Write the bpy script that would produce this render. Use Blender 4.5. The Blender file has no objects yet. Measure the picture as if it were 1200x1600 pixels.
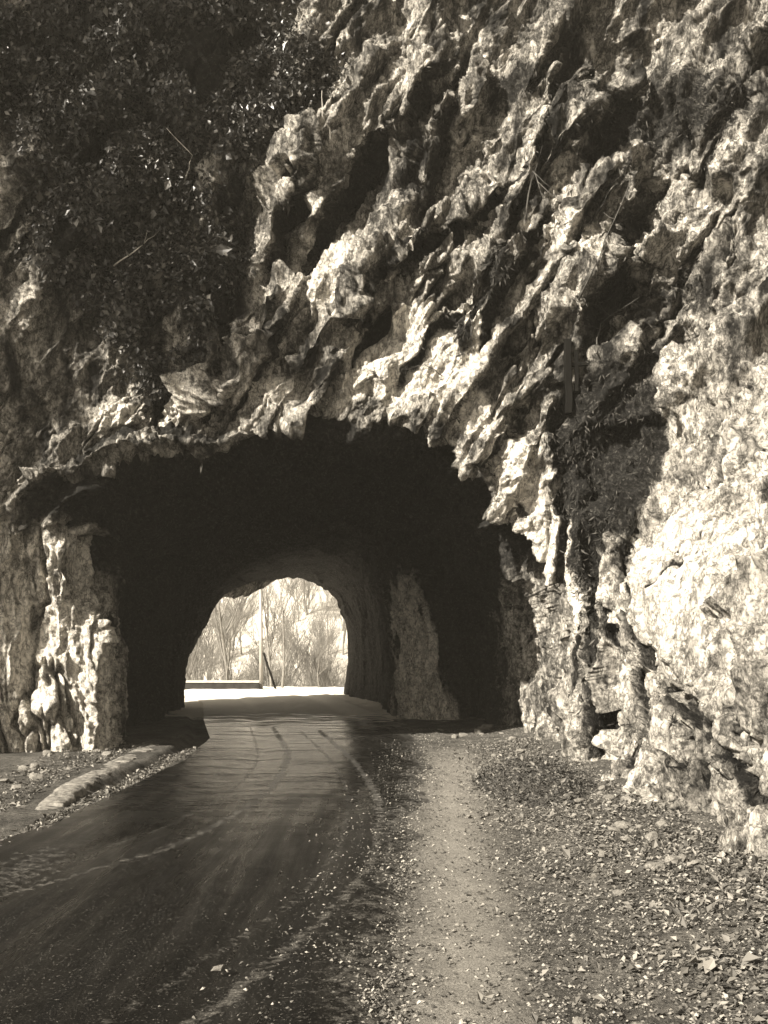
import bpy, math, random
import numpy as np
from mathutils import Vector

C = bpy.context.scene.collection
scene = bpy.context.scene
R = math.radians
QUAL = 1.0          # mesh density of the rock

# ------------------------------------------------------------------ camera, world, sun
cam_d = bpy.data.cameras.new("camera")
cam = bpy.data.objects.new("camera", cam_d)
C.objects.link(cam)
EYE = 1.7
cam.location = (0, 0, EYE)
cam.rotation_euler = (R(90), 0, 0)
cam_d.sensor_fit = 'VERTICAL'
cam_d.sensor_height = 36
cam_d.lens = 36
cam_d.shift_y = 0.1375
cam_d.clip_start = 0.05
cam_d.clip_end = 2000
scene.camera = cam
scene.render.resolution_x = 768
scene.render.resolution_y = 1024

SUN = Vector((0.60, 0.60, -0.56)).normalized()     # the way the light travels
elev = math.asin(-SUN.z)
azim = math.atan2(-SUN.x, -SUN.y)                  # towards the sun, clockwise from +Y

world = bpy.data.worlds.new("World")
scene.world = world
world.use_nodes = True
nt = world.node_tree
nt.nodes.clear()
out = nt.nodes.new('ShaderNodeOutputWorld')
bg = nt.nodes.new('ShaderNodeBackground')
sky = nt.nodes.new('ShaderNodeTexSky')
sky.sky_type = 'NISHITA'
sky.sun_disc = False
sky.sun_elevation = elev
sky.sun_rotation = azim
hs = nt.nodes.new('ShaderNodeHueSaturation')
hs.inputs['Saturation'].default_value = 0.0
mx = nt.nodes.new('ShaderNodeMix')
mx.data_type = 'RGBA'
mx.blend_type = 'MULTIPLY'
mx.inputs[0].default_value = 1.0
mx.inputs[7].default_value = (1.0, 0.90, 0.75, 1)
nt.links.new(sky.outputs[0], hs.inputs['Color'])
nt.links.new(hs.outputs[0], mx.inputs[6])
nt.links.new(mx.outputs[2], bg.inputs[0])
bg.inputs[1].default_value = 0.05
nt.links.new(bg.outputs[0], out.inputs[0])

sd = bpy.data.lights.new("sun", 'SUN')
sd.energy = 5.0
sd.angle = R(0.5)
sd.color = (1.0, 0.92, 0.79)
sun = bpy.data.objects.new("sun", sd)
sun.rotation_euler = SUN.to_track_quat('-Z', 'Y').to_euler()
sun.location = (-20, -20, 30)
C.objects.link(sun)

vs = scene.view_settings
vs.view_transform = 'Standard'
vs.look = 'None'
vs.exposure = 1.65
vs.gamma = 1

# ------------------------------------------------------------------ noise
rng = np.random.default_rng(11)
PERM = rng.permutation(256).astype(np.int32)
PERM = np.concatenate([PERM, PERM, PERM])
G3 = rng.normal(size=(256, 3)).astype(np.float32)
G3 /= np.linalg.norm(G3, axis=1)[:, None]
RND = rng.random((256, 6)).astype(np.float32)


def hsh(i, j, k):
    return PERM[PERM[PERM[i & 255] + (j & 255)] + (k & 255)]


def perlin(p):
    p = p.astype(np.float32)
    f0 = np.floor(p)
    i = f0.astype(np.int32)
    f = p - f0
    w = f * f * f * (f * (f * 6 - 15) + 10)
    r = 0
    for dx in (0, 1):
        wx = w[:, 0] if dx else 1 - w[:, 0]
        for dy in (0, 1):
            wy = w[:, 1] if dy else 1 - w[:, 1]
            for dz in (0, 1):
                wz = w[:, 2] if dz else 1 - w[:, 2]
                g = G3[hsh(i[:, 0] + dx, i[:, 1] + dy, i[:, 2] + dz)]
                d = g[:, 0] * (f[:, 0] - dx) + g[:, 1] * (f[:, 1] - dy) + g[:, 2] * (f[:, 2] - dz)
                r = r + wx * wy * wz * d
    return r * 1.5


def fbm(p, octs=4, lac=2.03, gain=0.5, ridge=False):
    a, s, r = 1.0, 1.0, 0
    for o in range(octs):
        n = perlin(p * s + 17.3 * o)
        if ridge:
            n = 1 - 2 * np.abs(n)
        r = r + a * n
        a *= gain
        s *= lac
    return r


def facets(p, tilt=1.0, off=0.6, seed=0, k=0.40, sgn=1):
    """fractured blocks: lower envelope of tilted faces - flat faces meeting in sharp arrises, no steps.
    returns height, distance to the nearest arris, random of the face"""
    p = p.astype(np.float32) + seed * 31.7
    b = np.floor(p - 0.5)
    ib = b.astype(np.int32)
    n = len(p)
    d1 = np.full(n, 1e9, np.float32)
    d2 = np.full(n, 1e9, np.float32)
    rr = np.zeros(n, np.float32)
    for dx in (0, 1):
        for dy in (0, 1):
            for dz in (0, 1):
                c = hsh(ib[:, 0] + dx, ib[:, 1] + dy, ib[:, 2] + dz)
                q = RND[c]
                v = p - (b + np.array([dx, dy, dz], np.float32) + 0.12 + 0.76 * q[:, :3])
                g = G3[(c + 7) & 255]
                v2 = (v * v).sum(1)
                h = (v * g).sum(1) * tilt + (q[:, 3] - 0.5) * off + k * v2 + 9 * np.maximum(np.sqrt(v2) - 0.72, 0) ** 2
                m = h < d1
                d2 = np.where(m, d1, np.minimum(d2, h))
                rr = np.where(m, q[:, 4], rr)
                d1 = np.where(m, h, d1)
    return sgn * (d1 + 0.12), d2 - d1, rr


def sstep(a, b, x):
    t = np.clip((x - a) / (b - a), 0, 1)
    return t * t * (3 - 2 * t)


# ------------------------------------------------------------------ mesh helpers
def grid_faces(nr, nc, r0=0):
    a = (np.arange(nr - 1)[:, None] * nc + np.arange(nc - 1)[None, :]).ravel() + r0
    return np.stack([a, a + 1, a + nc + 1, a + nc], 1).astype(np.int32)


def mesh_np(name, verts, faces, mat=None, parent=None, smooth=True, attrs=None):
    me = bpy.data.meshes.new(name)
    verts = np.asarray(verts, np.float32)
    faces = np.asarray(faces, np.int32)
    nf, k = faces.shape
    me.vertices.add(len(verts))
    me.vertices.foreach_set('co', verts.ravel())
    me.loops.add(nf * k)
    me.loops.foreach_set('vertex_index', faces.ravel())
    me.polygons.add(nf)
    me.polygons.foreach_set('loop_start', np.arange(0, nf * k, k, dtype=np.int32))
    me.polygons.foreach_set('loop_total', np.full(nf, k, np.int32))
    me.polygons.foreach_set('use_smooth', np.full(nf, smooth, bool))
    if attrs:
        for an, av in attrs.items():
            a = me.attributes.new(an, 'FLOAT', 'POINT')
            a.data.foreach_set('value', np.asarray(av, np.float32))
    me.update(calc_edges=True)
    me.validate()
    o = bpy.data.objects.new(name, me)
    C.objects.link(o)
    if mat:
        me.materials.append(mat)
    if parent:
        o.parent = parent
    return o


def tag(o, label=None, cat=None, group=None, kind=None):
    if label: o['label'] = label
    if cat: o['category'] = cat
    if group: o['group'] = group
    if kind: o['kind'] = kind
    return o


def empty(name, loc=(0, 0, 0), rz=0):
    o = bpy.data.objects.new(name, None)
    o.location = loc
    o.rotation_euler = (0, 0, rz)
    o.empty_display_size = 0.2
    C.objects.link(o)
    return o


class MB:
    """collects quads/tris as quads (tri = repeated vertex avoided by using fans of quads)"""
    def __init__(self):
        self.v = []
        self.f = []

    def tube(self, pts, rads, n=6, cap=True):
        base = len(self.v)
        pts = [Vector(p) for p in pts]
        for i, p in enumerate(pts):
            t = (pts[min(i + 1, len(pts) - 1)] - pts[max(i - 1, 0)])
            if t.length < 1e-6:
                t = Vector((0, 0, 1))
            t.normalize()
            u = t.orthogonal().normalized() if abs(t.z) > 0.9 else t.cross(Vector((0, 0, 1))).normalized()
            w = t.cross(u)
            for k in range(n):
                a = 2 * math.pi * k / n
                self.v.append(p + (u * math.cos(a) + w * math.sin(a)) * rads[i])
        for i in range(len(pts) - 1):
            for k in range(n):
                k2 = (k + 1) % n
                self.f.append((base + i * n + k, base + i * n + k2, base + (i + 1) * n + k2, base + (i + 1) * n + k))
        if cap:
            self.f.append(tuple(base + k for k in range(n))[::-1])
            self.f.append(tuple(base + (len(pts) - 1) * n + k for k in range(n)))

    def add(self, verts, faces):
        b = len(self.v)
        self.v += [Vector(x) for x in verts]
        self.f += [tuple(b + i for i in f) for f in faces]

    def build(self, name, mat, parent=None, smooth=False):
        me = bpy.data.meshes.new(name)
        me.from_pydata([tuple(x) for x in self.v], [], self.f)
        me.materials.append(mat)
        if smooth:
            me.polygons.foreach_set('use_smooth', [True] * len(me.polygons))
        me.update()
        o = bpy.data.objects.new(name, me)
        C.objects.link(o)
        if parent:
            o.parent = parent
        return o


# ------------------------------------------------------------------ materials
def sep(v, w=1.0):
    """a warm sepia grey of value v"""
    return (v, v * (0.945 * w), v * (0.85 * w), 1)


class NT:
    def __init__(self, name):
        self.m = bpy.data.materials.new(name)
        self.m.use_nodes = True
        self.t = self.m.node_tree
        self.b = self.t.nodes['Principled BSDF']
        self.tc = self.t.nodes.new('ShaderNodeTexCoord')

    def n(self, ty, **kw):
        x = self.t.nodes.new(ty)
        for k, v in kw.items():
            setattr(x, k, v)
        return x

    def link(self, a, b):
        self.t.links.new(a, b)

    def mapping(self, scale=(1, 1, 1), rot=(0, 0, 0)):
        m = self.n('ShaderNodeMapping')
        m.inputs['Scale'].default_value = scale
        m.inputs['Rotation'].default_value = rot
        self.link(self.tc.outputs['Object'], m.inputs[0])
        return m.outputs[0]

    def noise(self, vec, scale, detail=6, rough=0.6, dist=0.0, ty=None):
        x = self.n('ShaderNodeTexNoise')
        if ty: x.noise_type = ty
        x.inputs['Scale'].default_value = scale
        x.inputs['Detail'].default_value = detail
        x.inputs['Roughness'].default_value = rough
        x.inputs['Distortion'].default_value = dist
        self.link(vec, x.inputs['Vector'])
        return x.outputs[0]

    def ramp(self, fac, stops, interp='LINEAR'):
        x = self.n('ShaderNodeValToRGB')
        x.color_ramp.interpolation = interp
        e = x.color_ramp.elements
        while len(e) < len(stops):
            e.new(0.5)
        for i, (p, c) in enumerate(stops):
            e[i].position = p
            e[i].color = c if isinstance(c, tuple) else (c, c, c, 1)
        self.link(fac, x.inputs[0])
        return x.outputs[0]

    def mix(self, fac, a, b, blend='MIX'):
        x = self.n('ShaderNodeMix', data_type='RGBA', blend_type=blend)
        for s, v in ((0, fac), (6, a), (7, b)):
            if hasattr(v, 'is_linked') or hasattr(v, 'links'):
                self.link(v, x.inputs[s])
            else:
                x.inputs[s].default_value = v
        return x.outputs[2]

    def math(self, op, a, b=0.0, clamp=False):
        x = self.n('ShaderNodeMath', operation=op)
        x.use_clamp = clamp
        for s, v in ((0, a), (1, b)):
            if hasattr(v, 'links'):
                self.link(v, x.inputs[s])
            else:
                x.inputs[s].default_value = v
        return x.outputs[0]

    def attr(self, name):
        x = self.n('ShaderNodeAttribute')
        x.attribute_name = name
        return x.outputs['Fac']

    def bump(self, h, strength=0.6, dist=0.03, prev=None):
        x = self.n('ShaderNodeBump')
        x.inputs['Strength'].default_value = strength
        x.inputs['Distance'].default_value = dist
        self.link(h, x.inputs['Height'])
        if prev is not None:
            self.link(prev, x.inputs['Normal'])
        return x.outputs[0]

    def done(self, col, rough=0.9, normal=None, spec=0.3):
        if hasattr(col, 'links'):
            self.link(col, self.b.inputs['Base Color'])
        else:
            self.b.inputs['Base Color'].default_value = col
        if hasattr(rough, 'links'):
            self.link(rough, self.b.inputs['Roughness'])
        else:
            self.b.inputs['Roughness'].default_value = rough
        self.b.inputs['Specular IOR Level'].default_value = spec
        if normal is not None:
            self.link(normal, self.b.inputs['Normal'])
        return self.m


def rock_material():
    t = NT('limestone')
    strat = t.mapping((1.6, 1.0, 0.55), (0, R(-33), 0))
    iso = t.mapping()
    n1 = t.noise(strat, 1.3, 9, 0.62, 0.6)
    n2 = t.noise(iso, 6.0, 8, 0.68, 0.8)
    n3 = t.noise(iso, 15.0, 6, 0.8, 0.6)
    n5 = t.noise(strat, 4.5, 8, 0.75, 0.8)
    base = t.ramp(n1, [(0.38, sep(0.03)), (0.45, sep(0.26)), (0.53, sep(0.62)), (0.70, sep(0.80))])
    speck = t.ramp(n2, [(0.38, 0.10), (0.47, 0.75), (0.56, 1.0)])
    base = t.mix(0.7, base, speck, 'MULTIPLY')
    base = t.mix(0.8, base, t.ramp(n5, [(0.42, 0.15), (0.50, 0.8), (0.56, 1.0)]), 'MULTIPLY')
    sp3 = t.ramp(n3, [(0.40, 0.12), (0.48, 0.8), (0.54, 1.0)])
    base = t.mix(0.7, base, sp3, 'MULTIPLY')
    # pale clean limestone, also the painted light on jamb and pilaster
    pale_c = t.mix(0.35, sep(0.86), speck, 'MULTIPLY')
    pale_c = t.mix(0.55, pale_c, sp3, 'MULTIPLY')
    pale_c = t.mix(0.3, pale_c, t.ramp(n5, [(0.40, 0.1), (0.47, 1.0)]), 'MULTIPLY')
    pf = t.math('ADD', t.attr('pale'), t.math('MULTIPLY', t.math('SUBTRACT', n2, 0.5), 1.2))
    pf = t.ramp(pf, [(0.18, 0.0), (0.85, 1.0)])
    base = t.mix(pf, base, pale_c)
    # hairline joints
    def hair(vec, sc_, w):
        a_ = t.math('ABSOLUTE', t.math('SUBTRACT', t.noise(vec, sc_, 7, .6, .4), .5))
        return t.ramp(a_, [(0.0, 0.0), (w * .4, 0.25), (w, 1.0)])
    hl = t.mix(1.0, hair(strat, 1.9, .016), hair(t.mapping((.9, 1, .5), (0, R(-62), 0)), 4.2, .018), 'MULTIPLY')
    hl = t.mix(1.0, hl, hair(t.mapping((2.2, 1, .8), (0, R(25), 0)), 2.6, .012), 'MULTIPLY')
    base = t.mix(.62, base, hl, 'MULTIPLY')
    # moss and soil, ragged in outline, with the tunnel's shade painted in
    mf = t.math('ADD', t.attr('moss_shade'), t.math('MULTIPLY', t.math('SUBTRACT', n2, 0.5), 1.5))
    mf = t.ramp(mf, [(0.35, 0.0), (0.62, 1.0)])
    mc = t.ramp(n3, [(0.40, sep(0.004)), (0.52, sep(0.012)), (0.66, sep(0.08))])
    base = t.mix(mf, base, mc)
    # fissure dirt from the mesh
    cr = t.ramp(t.attr('crack'), [(0.0, 0.0), (1.0, 1.0)])
    base = t.mix(t.math('MULTIPLY', cr, 0.35), base, sep(0.04))
    vor = t.n('ShaderNodeTexVoronoi', feature='DISTANCE_TO_EDGE')
    vor.inputs['Scale'].default_value = 5.0
    dm = t.n('ShaderNodeVectorMath', operation='ADD')
    nz = t.n('ShaderNodeTexNoise')
    nz.inputs['Scale'].default_value = 3.0
    nz.inputs['Detail'].default_value = 4
    t.link(strat, nz.inputs['Vector'])
    sc = t.n('ShaderNodeVectorMath', operation='SCALE')
    sc.inputs['Scale'].default_value = 0.5
    t.link(nz.outputs[1], sc.inputs[0])
    t.link(strat, dm.inputs[0])
    t.link(sc.outputs[0], dm.inputs[1])
    t.link(dm.outputs[0], vor.inputs['Vector'])
    vl = t.ramp(vor.outputs[0], [(0.0, 0.0), (0.035, 1.0)])
    b1 = t.bump(hl, 0.6, 0.03, t.bump(vl, 0.12, 0.01))
    b2 = t.bump(n2, 0.7, 0.05, b1)
    b3 = t.bump(n3, 1.0, 0.05, b2)
    return t.done(base, 0.92, b3, 0.2)


ROCK = rock_material()


def simple(name, v, v2=None, scale=8, rough=0.9, bump=0.02, spec=0.3, stretch=(1, 1, 1), w=1.0):
    t = NT(name)
    mp = t.mapping(stretch)
    n = t.noise(mp, scale, 6, 0.65)
    c = t.ramp(n, [(0.32, sep(v, w)), (0.68, sep(v2 if v2 is not None else v * 1.6, w))])
    return t.done(c, rough, t.bump(n, 0.6, bump), spec)


# ------------------------------------------------------------------ rock surface
ZB = -0.4


def curve_pts(ctrl, fr, n):
    """resample a control polyline given with its own fractions; Catmull-like smoothing by cubic hermite"""
    ctrl = np.array(ctrl, float)
    fr = np.array(fr, float)
    t = np.linspace(0, 1, n)
    m = np.gradient(ctrl, fr, axis=0)
    idx = np.clip(np.searchsorted(fr, t, side='right') - 1, 0, len(fr) - 2)
    h = (fr[idx + 1] - fr[idx])[:, None]
    u = ((t - fr[idx])[:, None]) / h
    p0, p1, m0, m1 = ctrl[idx], ctrl[idx + 1], m[idx] * 0.8, m[idx + 1] * 0.8
    return (2*u**3-3*u**2+1)*p0 + (u**3-2*u**2+u)*h*m0 + (-2*u**3+3*u**2)*p1 + (u**3-u**2)*h*m1


FR = [0, .10, .20, .29, .38, .50, .62, .72, .86, .93, .965, 1.0]
PORTAL = [(2.95, ZB), (2.92, 1.9), (2.48, 3.15), (1.62, 4.1), (0.88, 5.2), (0.0, 5.5), (-1.5, 5.4), (-2.7, 4.95), (-4.9, 4.62), (-6.1, 3.9), (-6.4, 2.0), (-6.4, ZB)]


def plan(s, z):
    """front cliff turning towards the viewer on the right; leaning back with height"""
    s = np.asarray(s, float)
    z = np.asarray(z, float)
    def bend(s, s0, x0, ang, rad):
        # straight along +x until s0, an arc of angle ang, straight on
        L = rad * ang
        a = np.clip((s - s0) / rad, 0, ang)
        x = np.where(s < s0, x0 + (s - s0), x0 + rad * np.sin(a))
        y = -rad * (1 - np.cos(a))
        e = np.maximum(s - s0 - L, 0)
        return x + e * math.cos(ang), y - e * math.sin(ang)
    xb, yb = bend(s, 1.9, 1.9, R(91), 0.9)
    xt, yt = bend(s, 2.2, 2.2, R(48), 3.0)
    k = sstep(0.3, 9.0, z)
    x = xb * (1 - k) + xt * k
    y = 16.0 + yb * (1 - k) + yt * k + 0.10 * np.maximum(z - 4.5, 0)
    right = sstep(2.0, 4.5, s)
    x = x + right * 0.16 * np.maximum(z, 0)
    return x, y


def sz(px, py):
    """layout helper: where on the bare cliff surface a sight line falls -> (s, z)"""
    dx, dz = (px - 600) / 1600, (1020 - py) / 1600
    ss, zz = SZG
    X, Y = SZX, SZY
    e = np.abs(X / Y - dx) + np.abs((zz - EYE) / Y - dz)
    i = np.argmin(e)
    return ss.ravel()[i], zz.ravel()[i]


SZG = np.meshgrid(np.arange(-8, 14, .04), np.arange(-0.4, 13, .04))
SZX, SZY = plan(*SZG)

NJ = int(1500 * QUAL)
NOUT = int(620 * QUAL)
NIN = int(480 * QUAL)

Cc = curve_pts(PORTAL, FR, NJ)
OUTER = [(12.5, ZB), (12.5, 4), (12.5, 8.5), (12.2, 13.5), (7.0, 13.5), (2.5, 13.5), (-1.5, 13.5), (-5, 13.5), (-8.5, 12.5), (-8.5, 6), (-8.5, 3), (-8.5, ZB)]
Oc = np.stack([np.interp(np.linspace(0, 1, NJ), FR, np.array(OUTER)[:, k]) for k in (0, 1)], 1)

u = np.linspace(1, 0, NOUT)[:, None, None]          # 1 = outer edge, 0 = lip
u = u ** 1.12
SZ = Oc[None] * u + Cc[None] * (1 - u)
S_, Z_ = SZ[..., 0], SZ[..., 1]
X_, Y_ = plan(S_, Z_)
# rounded lip
lipd = np.sqrt(((SZ - Cc[None]) ** 2).sum(-1))
Y_ = Y_ + 0.10 * np.exp(-lipd / 0.15)
Pout = np.stack([X_, Y_, Z_], -1)

# tunnel stations: (y, contour)
ST = [
    (16.2, [(2.9, ZB), (2.87, 1.9), (2.45, 3.2), (1.7, 4.15), (0.95, 5.2), (0.0, 5.5), (-1.5, 5.4), (-2.7, 5.05), (-4.6, 4.7), (-5.7, 4.0), (-5.95, 2.0), (-5.9, ZB)]),
    (16.4, [(2.95, ZB), (2.9, 1.9), (2.5, 3.2), (1.75, 4.2), (1.0, 5.1), (0.0, 5.4), (-1.5, 5.3), (-2.7, 5.1), (-4.1, 4.75), (-5.0, 4.0), (-5.2, 2.0), (-5.1, ZB)]),
    (16.9, [(3.0, ZB), (2.95, 1.9), (2.5, 3.2), (1.8, 4.2), (1.0, 5.1), (0.0, 5.35), (-1.5, 5.2), (-2.5, 5.0), (-3.9, 4.8), (-4.9, 3.7), (-4.80, 2.0), (-4.55, ZB)]),
    (21.0, [(3.0, ZB), (3.0, 1.9), (2.6, 3.1), (1.7, 4.1), (0.9, 4.9), (-0.2, 5.1), (-1.7, 5.0), (-2.7, 4.8), (-4.2, 4.4), (-5.2, 3.6), (-5.4, 2.0), (-5.3, ZB)]),
    (24.2, [(2.6, ZB), (2.5, 1.9), (2.2, 3.0), (1.5, 4.0), (0.7, 4.7), (-0.4, 4.9), (-1.9, 4.8), (-3.0, 4.6), (-4.1, 4.0), (-4.9, 3.4), (-5.3, 2.0), (-5.2, ZB)]),
    (24.9, [(1.25, ZB), (0.95, 1.9), (0.7, 3.0), (0.4, 4.0), (0.1, 4.6), (-0.8, 4.8), (-2.1, 4.7), (-3.1, 4.5), (-4.2, 4.0), (-5.0, 3.4), (-5.4, 2.0), (-5.3, ZB)]),
    (26.5, [(0.35, ZB), (0.1, 1.9), (-0.1, 3.0), (-0.3, 3.9), (-0.4, 4.5), (-1.2, 4.7), (-2.4, 4.6), (-3.4, 4.4), (-4.5, 3.9), (-5.3, 3.3), (-5.7, 2.0), (-5.6, ZB)]),
    (30.0, [(-0.1, ZB), (-0.15, 1.9), (-0.4, 3.0), (-0.7, 3.8), (-1.2, 4.4), (-2.0, 4.6), (-3.2, 4.6), (-4.2, 4.3), (-5.2, 3.8), (-6.0, 3.2), (-6.4, 2.0), (-6.4, ZB)]),
    (41.0, [(-1.75, ZB), (-1.6, 1.4), (-1.65, 2.7), (-2.0, 3.7), (-2.7, 4.3), (-3.8, 4.55), (-5.0, 4.45), (-5.9, 4.1), (-6.7, 3.3), (-7.25, 2.3), (-7.65, 1.3), (-7.85, ZB)]),
]
ys = np.array([16.0] + [s[0] for s in ST])
cs = [Cc] + [curve_pts(s[1], FR, NJ) for s in ST]
lipX, lipY = plan(Cc[:, 0], Cc[:, 1])
lipY = lipY + 0.10
CS = np.stack(cs, 0)
CS[0, :, 0] = lipX
_yk = np.array([16.0, 16.2, 16.4, 16.9, 21.0, 24.2, 24.9, 26.5, 30.0, 41.0])
_wk = np.cumsum([0, 50, 75, 75, 60, 50, 70, 50, 30, 60]); _wk = _wk / _wk[-1]
w_ = np.interp(np.linspace(0, 1, NIN), _wk, _yk)
Xi = np.zeros((NIN, NJ)); Zi = np.zeros((NIN, NJ)); Yi = np.zeros((NIN, NJ))
for i, yy in enumerate(w_):
    k = min(max(np.searchsorted(ys, yy, side='right') - 1, 0), len(ys) - 2)
    t = (yy - ys[k]) / (ys[k + 1] - ys[k])
    t2 = t * t * (3 - 2 * t) * 0.6 + t * 0.4
    c = CS[k] * (1 - t2) + CS[k + 1] * t2
    Xi[i], Zi[i] = c[:, 0], c[:, 1]
    Yi[i] = yy + (lipY - 16.0) * np.exp(-(yy - 16.0) / 2.0) 
Yi = Yi + 1.7 * np.exp(-((Yi - 24.25) / .45) ** 2) * sstep(.42, .36, np.linspace(0, 1, NJ))[None]
_f = 1 - 0.122 * sstep(26, 41, Yi)
Xi = Xi * _f; Zi = np.where(Zi > 0, EYE + (Zi - EYE) * _f, Zi); Yi = Yi * _f
_k = sstep(25, 36, Yi) * np.clip((-1.6 - Xi) / 6.2, 0, 1.05)
_y = Yi - 8.2 * _k
Xi = Xi * _y / Yi
Zi = np.where(Zi > 0, EYE + (Zi - EYE) * _y / Yi, Zi)
Yi = _y
Pin = np.stack([Xi, Yi, Zi], -1)[1:]
PB = np.concatenate([Pout, Pin], 0)
NR = PB.shape[0]

# normals of the bare surface, pointing to the open air
du = np.gradient(PB, axis=1)
dv = np.gradient(PB, axis=0)
N = np.cross(du, dv)
N /= np.linalg.norm(N, axis=-1, keepdims=True) + 1e-9
# towards the viewer for the cliff
if N[10, NJ // 2, 1] > 0:
    N = -N
for _ in range(6):      # soften the normal over the lip
    N[1:-1] = (N[:-2] + N[1:-1] * 2 + N[2:]) / 4
N /= np.linalg.norm(N, axis=-1, keepdims=True) + 1e-9

P = PB.reshape(-1, 3).astype(np.float32)
Nf = N.reshape(-1, 3).astype(np.float32)
Sf = np.concatenate([S_.ravel(), Xi[1:].ravel()]).astype(np.float32)
Zf = P[:, 2]
inside = np.zeros(len(P), np.float32)
inside[NOUT * NJ:] = 1
ydep = np.where(inside > 0, P[:, 1] - 16.0, 0)

# direction fields
warp = np.stack([fbm(P * 0.45 + 3, 3), fbm(P * 0.45 + 31, 3), fbm(P * 0.45 + 57, 3)], 1)
Pw = P + warp * 0.10


def frame(p, ang, stretch):
    """coordinates stretched along a direction rising to the right at angle ang"""
    ca, sa = math.cos(R(ang)), math.sin(R(ang))
    a = p[:, 0] * ca + p[:, 2] * sa
    b = -p[:, 0] * sa + p[:, 2] * ca
    return np.stack([a / stretch, b, p[:, 1] * 0.8], 1)


vert = np.clip(sstep(1.8, 3.2, Sf) * sstep(6.5, 4.0, Zf) + inside * sstep(4.5, 3.0, Zf), 0, 1)
D = np.zeros(len(P), np.float32)
crack = np.zeros(len(P), np.float32)


def layer(scale, amp, tilt, off, stretch, crackd, crackw, seed, mul=None, sgn=1):
    global D, crack
    qa = frame(Pw, 56, stretch) / scale
    qb = frame(Pw, 92, stretch * 1.5) / scale
    qb[:, 0] = qb[:, 0] + 0
    m = vert > 0.5
    q = np.where(m[:, None], qb, qa)
    h, e, r = facets(q, tilt, off, seed, sgn=sgn)
    d = h * amp
    c = 1 - sstep(0, crackw, e)
    d = d - c * crackd
    if mul is not None:
        d = d * mul
        c = c * mul
    D = D + d
    crack = np.maximum(crack, c * (crackd > 0))
    return r


soil = np.zeros(len(P), np.float32)


def dist_poly(pts):
    """signed distance (positive right/below of the direction of travel), fraction along, in (s,z)"""
    best = np.full(len(P), 1e9, np.float32); sg = np.zeros(len(P), np.float32); al = np.zeros(len(P), np.float32)
    L = 0
    lens = [math.dist(pts[i], pts[i + 1]) for i in range(len(pts) - 1)]
    T = sum(lens)
    for i in range(len(pts) - 1):
        a, b = np.array(pts[i]), np.array(pts[i + 1])
        d = (b - a) / lens[i]
        vx, vz = Sw - a[0], Zw - a[1]
        t = np.clip(vx * d[0] + vz * d[1], 0, lens[i])
        ex, ez = vx - t * d[0], vz - t * d[1]
        dd = np.sqrt(ex * ex + ez * ez)
        s_ = np.sign(ez * d[0] - ex * d[1])
        m = dd < best
        best = np.where(m, dd, best); sg = np.where(m, -s_, sg); al = np.where(m, (L + t) / T, al)
        L += lens[i]
    return best * sg, al


w2 = np.stack([fbm(P * 1.3 + 91, 3, gain=.55), fbm(P * 1.3 + 131, 3, gain=.55)], 1)
Sw = Sf + w2[:, 0] * 0.16
Zw = Zf + w2[:, 1] * 0.16
outm = (1 - inside)


def px(*pts):
    return [sz(a, b) for a, b in pts]


def saw(pts, h, wl, g, wr, taper=0.12):
    """a slab whose face swells towards the line and breaks off sharply on its right"""
    global D, soil
    d, al = dist_poly(pts)
    e = sstep(0, taper, al) * sstep(1, 1 - taper, al)
    left = np.where(d <= 0, np.clip(1 + d / wl, 0, 1) ** 1.3, 0) * h
    rt = np.where(d > 0, -g * sstep(0, 0.06, d) * (1 - sstep(wr * 0.6, wr, d)), 0)
    edge = np.where(d > 0, h * (1 - sstep(0, 0.07, d)), 0)
    D += ((left + rt + edge) * e * outm * 1.15).astype(np.float32)
    soil = np.maximum(soil, (e * outm * sstep(-.02, .04, d) * sstep(wr * .9, wr * .35, d) * .75).astype(np.float32))


def blob(c, rs, rz, ang, p=1.0):
    ca, sa = math.cos(R(ang)), math.sin(R(ang))
    a = ((Sw - c[0]) * ca + (Zw - c[1]) * sa) / rs
    b = (-(Sw - c[0]) * sa + (Zw - c[1]) * ca) / rz
    r = np.sqrt(a * a + b * b)
    return ((1 - sstep(1 - p, 1.0, r)) * outm).astype(np.float32)


def pblob(x, y, rs, rz, ang, p=1.0):
    return blob(sz(x, y), rs, rz, ang, p)


# big named shapes of the cliff -----------------------------------------------------
saw(px((395, 470), (470, 370), (560, 240), (660, 140), (745, 40)), 0.42, 1.3, 0.75, 0.42, .3)
saw(px((395, 445), (440, 350), (478, 255), (492, 175)), 0.40, 0.6, 0.5, 0.4, .25)
saw(px((385, 330), (440, 230), (450, 180)), 0.12, 0.5, 0.2, 0.3, .3)
saw(px((520, 520), (640, 400), (760, 330), (800, 280)), 0.25, 0.6, 0.22, 0.2)
saw(px((600, 620), (700, 480), (745, 560)), 0.10, 0.5, 0.1, 0.2)
saw(px((640, 360), (668, 250), (720, 120)), 0.35, 0.7, 0.25, 0.3)
saw(px((790, 420), (820, 300), (850, 180), (900, 60)), 0.35, 0.8, 0.25, 0.25)
saw(px((895, 570), (925, 470), (960, 380), (1000, 250)), 0.55, 0.85, 0.55, 0.40, .2)
saw(px((740, 560), (760, 470), (830, 380), (850, 330)), 0.25, 0.6, 0.25, 0.25)
saw(px((905, 300), (930, 190), (980, 80)), 0.45, 0.7, 0.3, 0.4)
saw(px((300, 680), (330, 560), (345, 470), (330, 330), (360, 200)), 0.35, 0.7, 0.5, 0.3)
saw(px((200, 700), (235, 600), (215, 520)), 0.22, 0.6, 0.3, 0.25)
saw(px((245, 330), (300, 230), (330, 150)), 0.3, 0.5, 0.4, 0.4)
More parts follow.
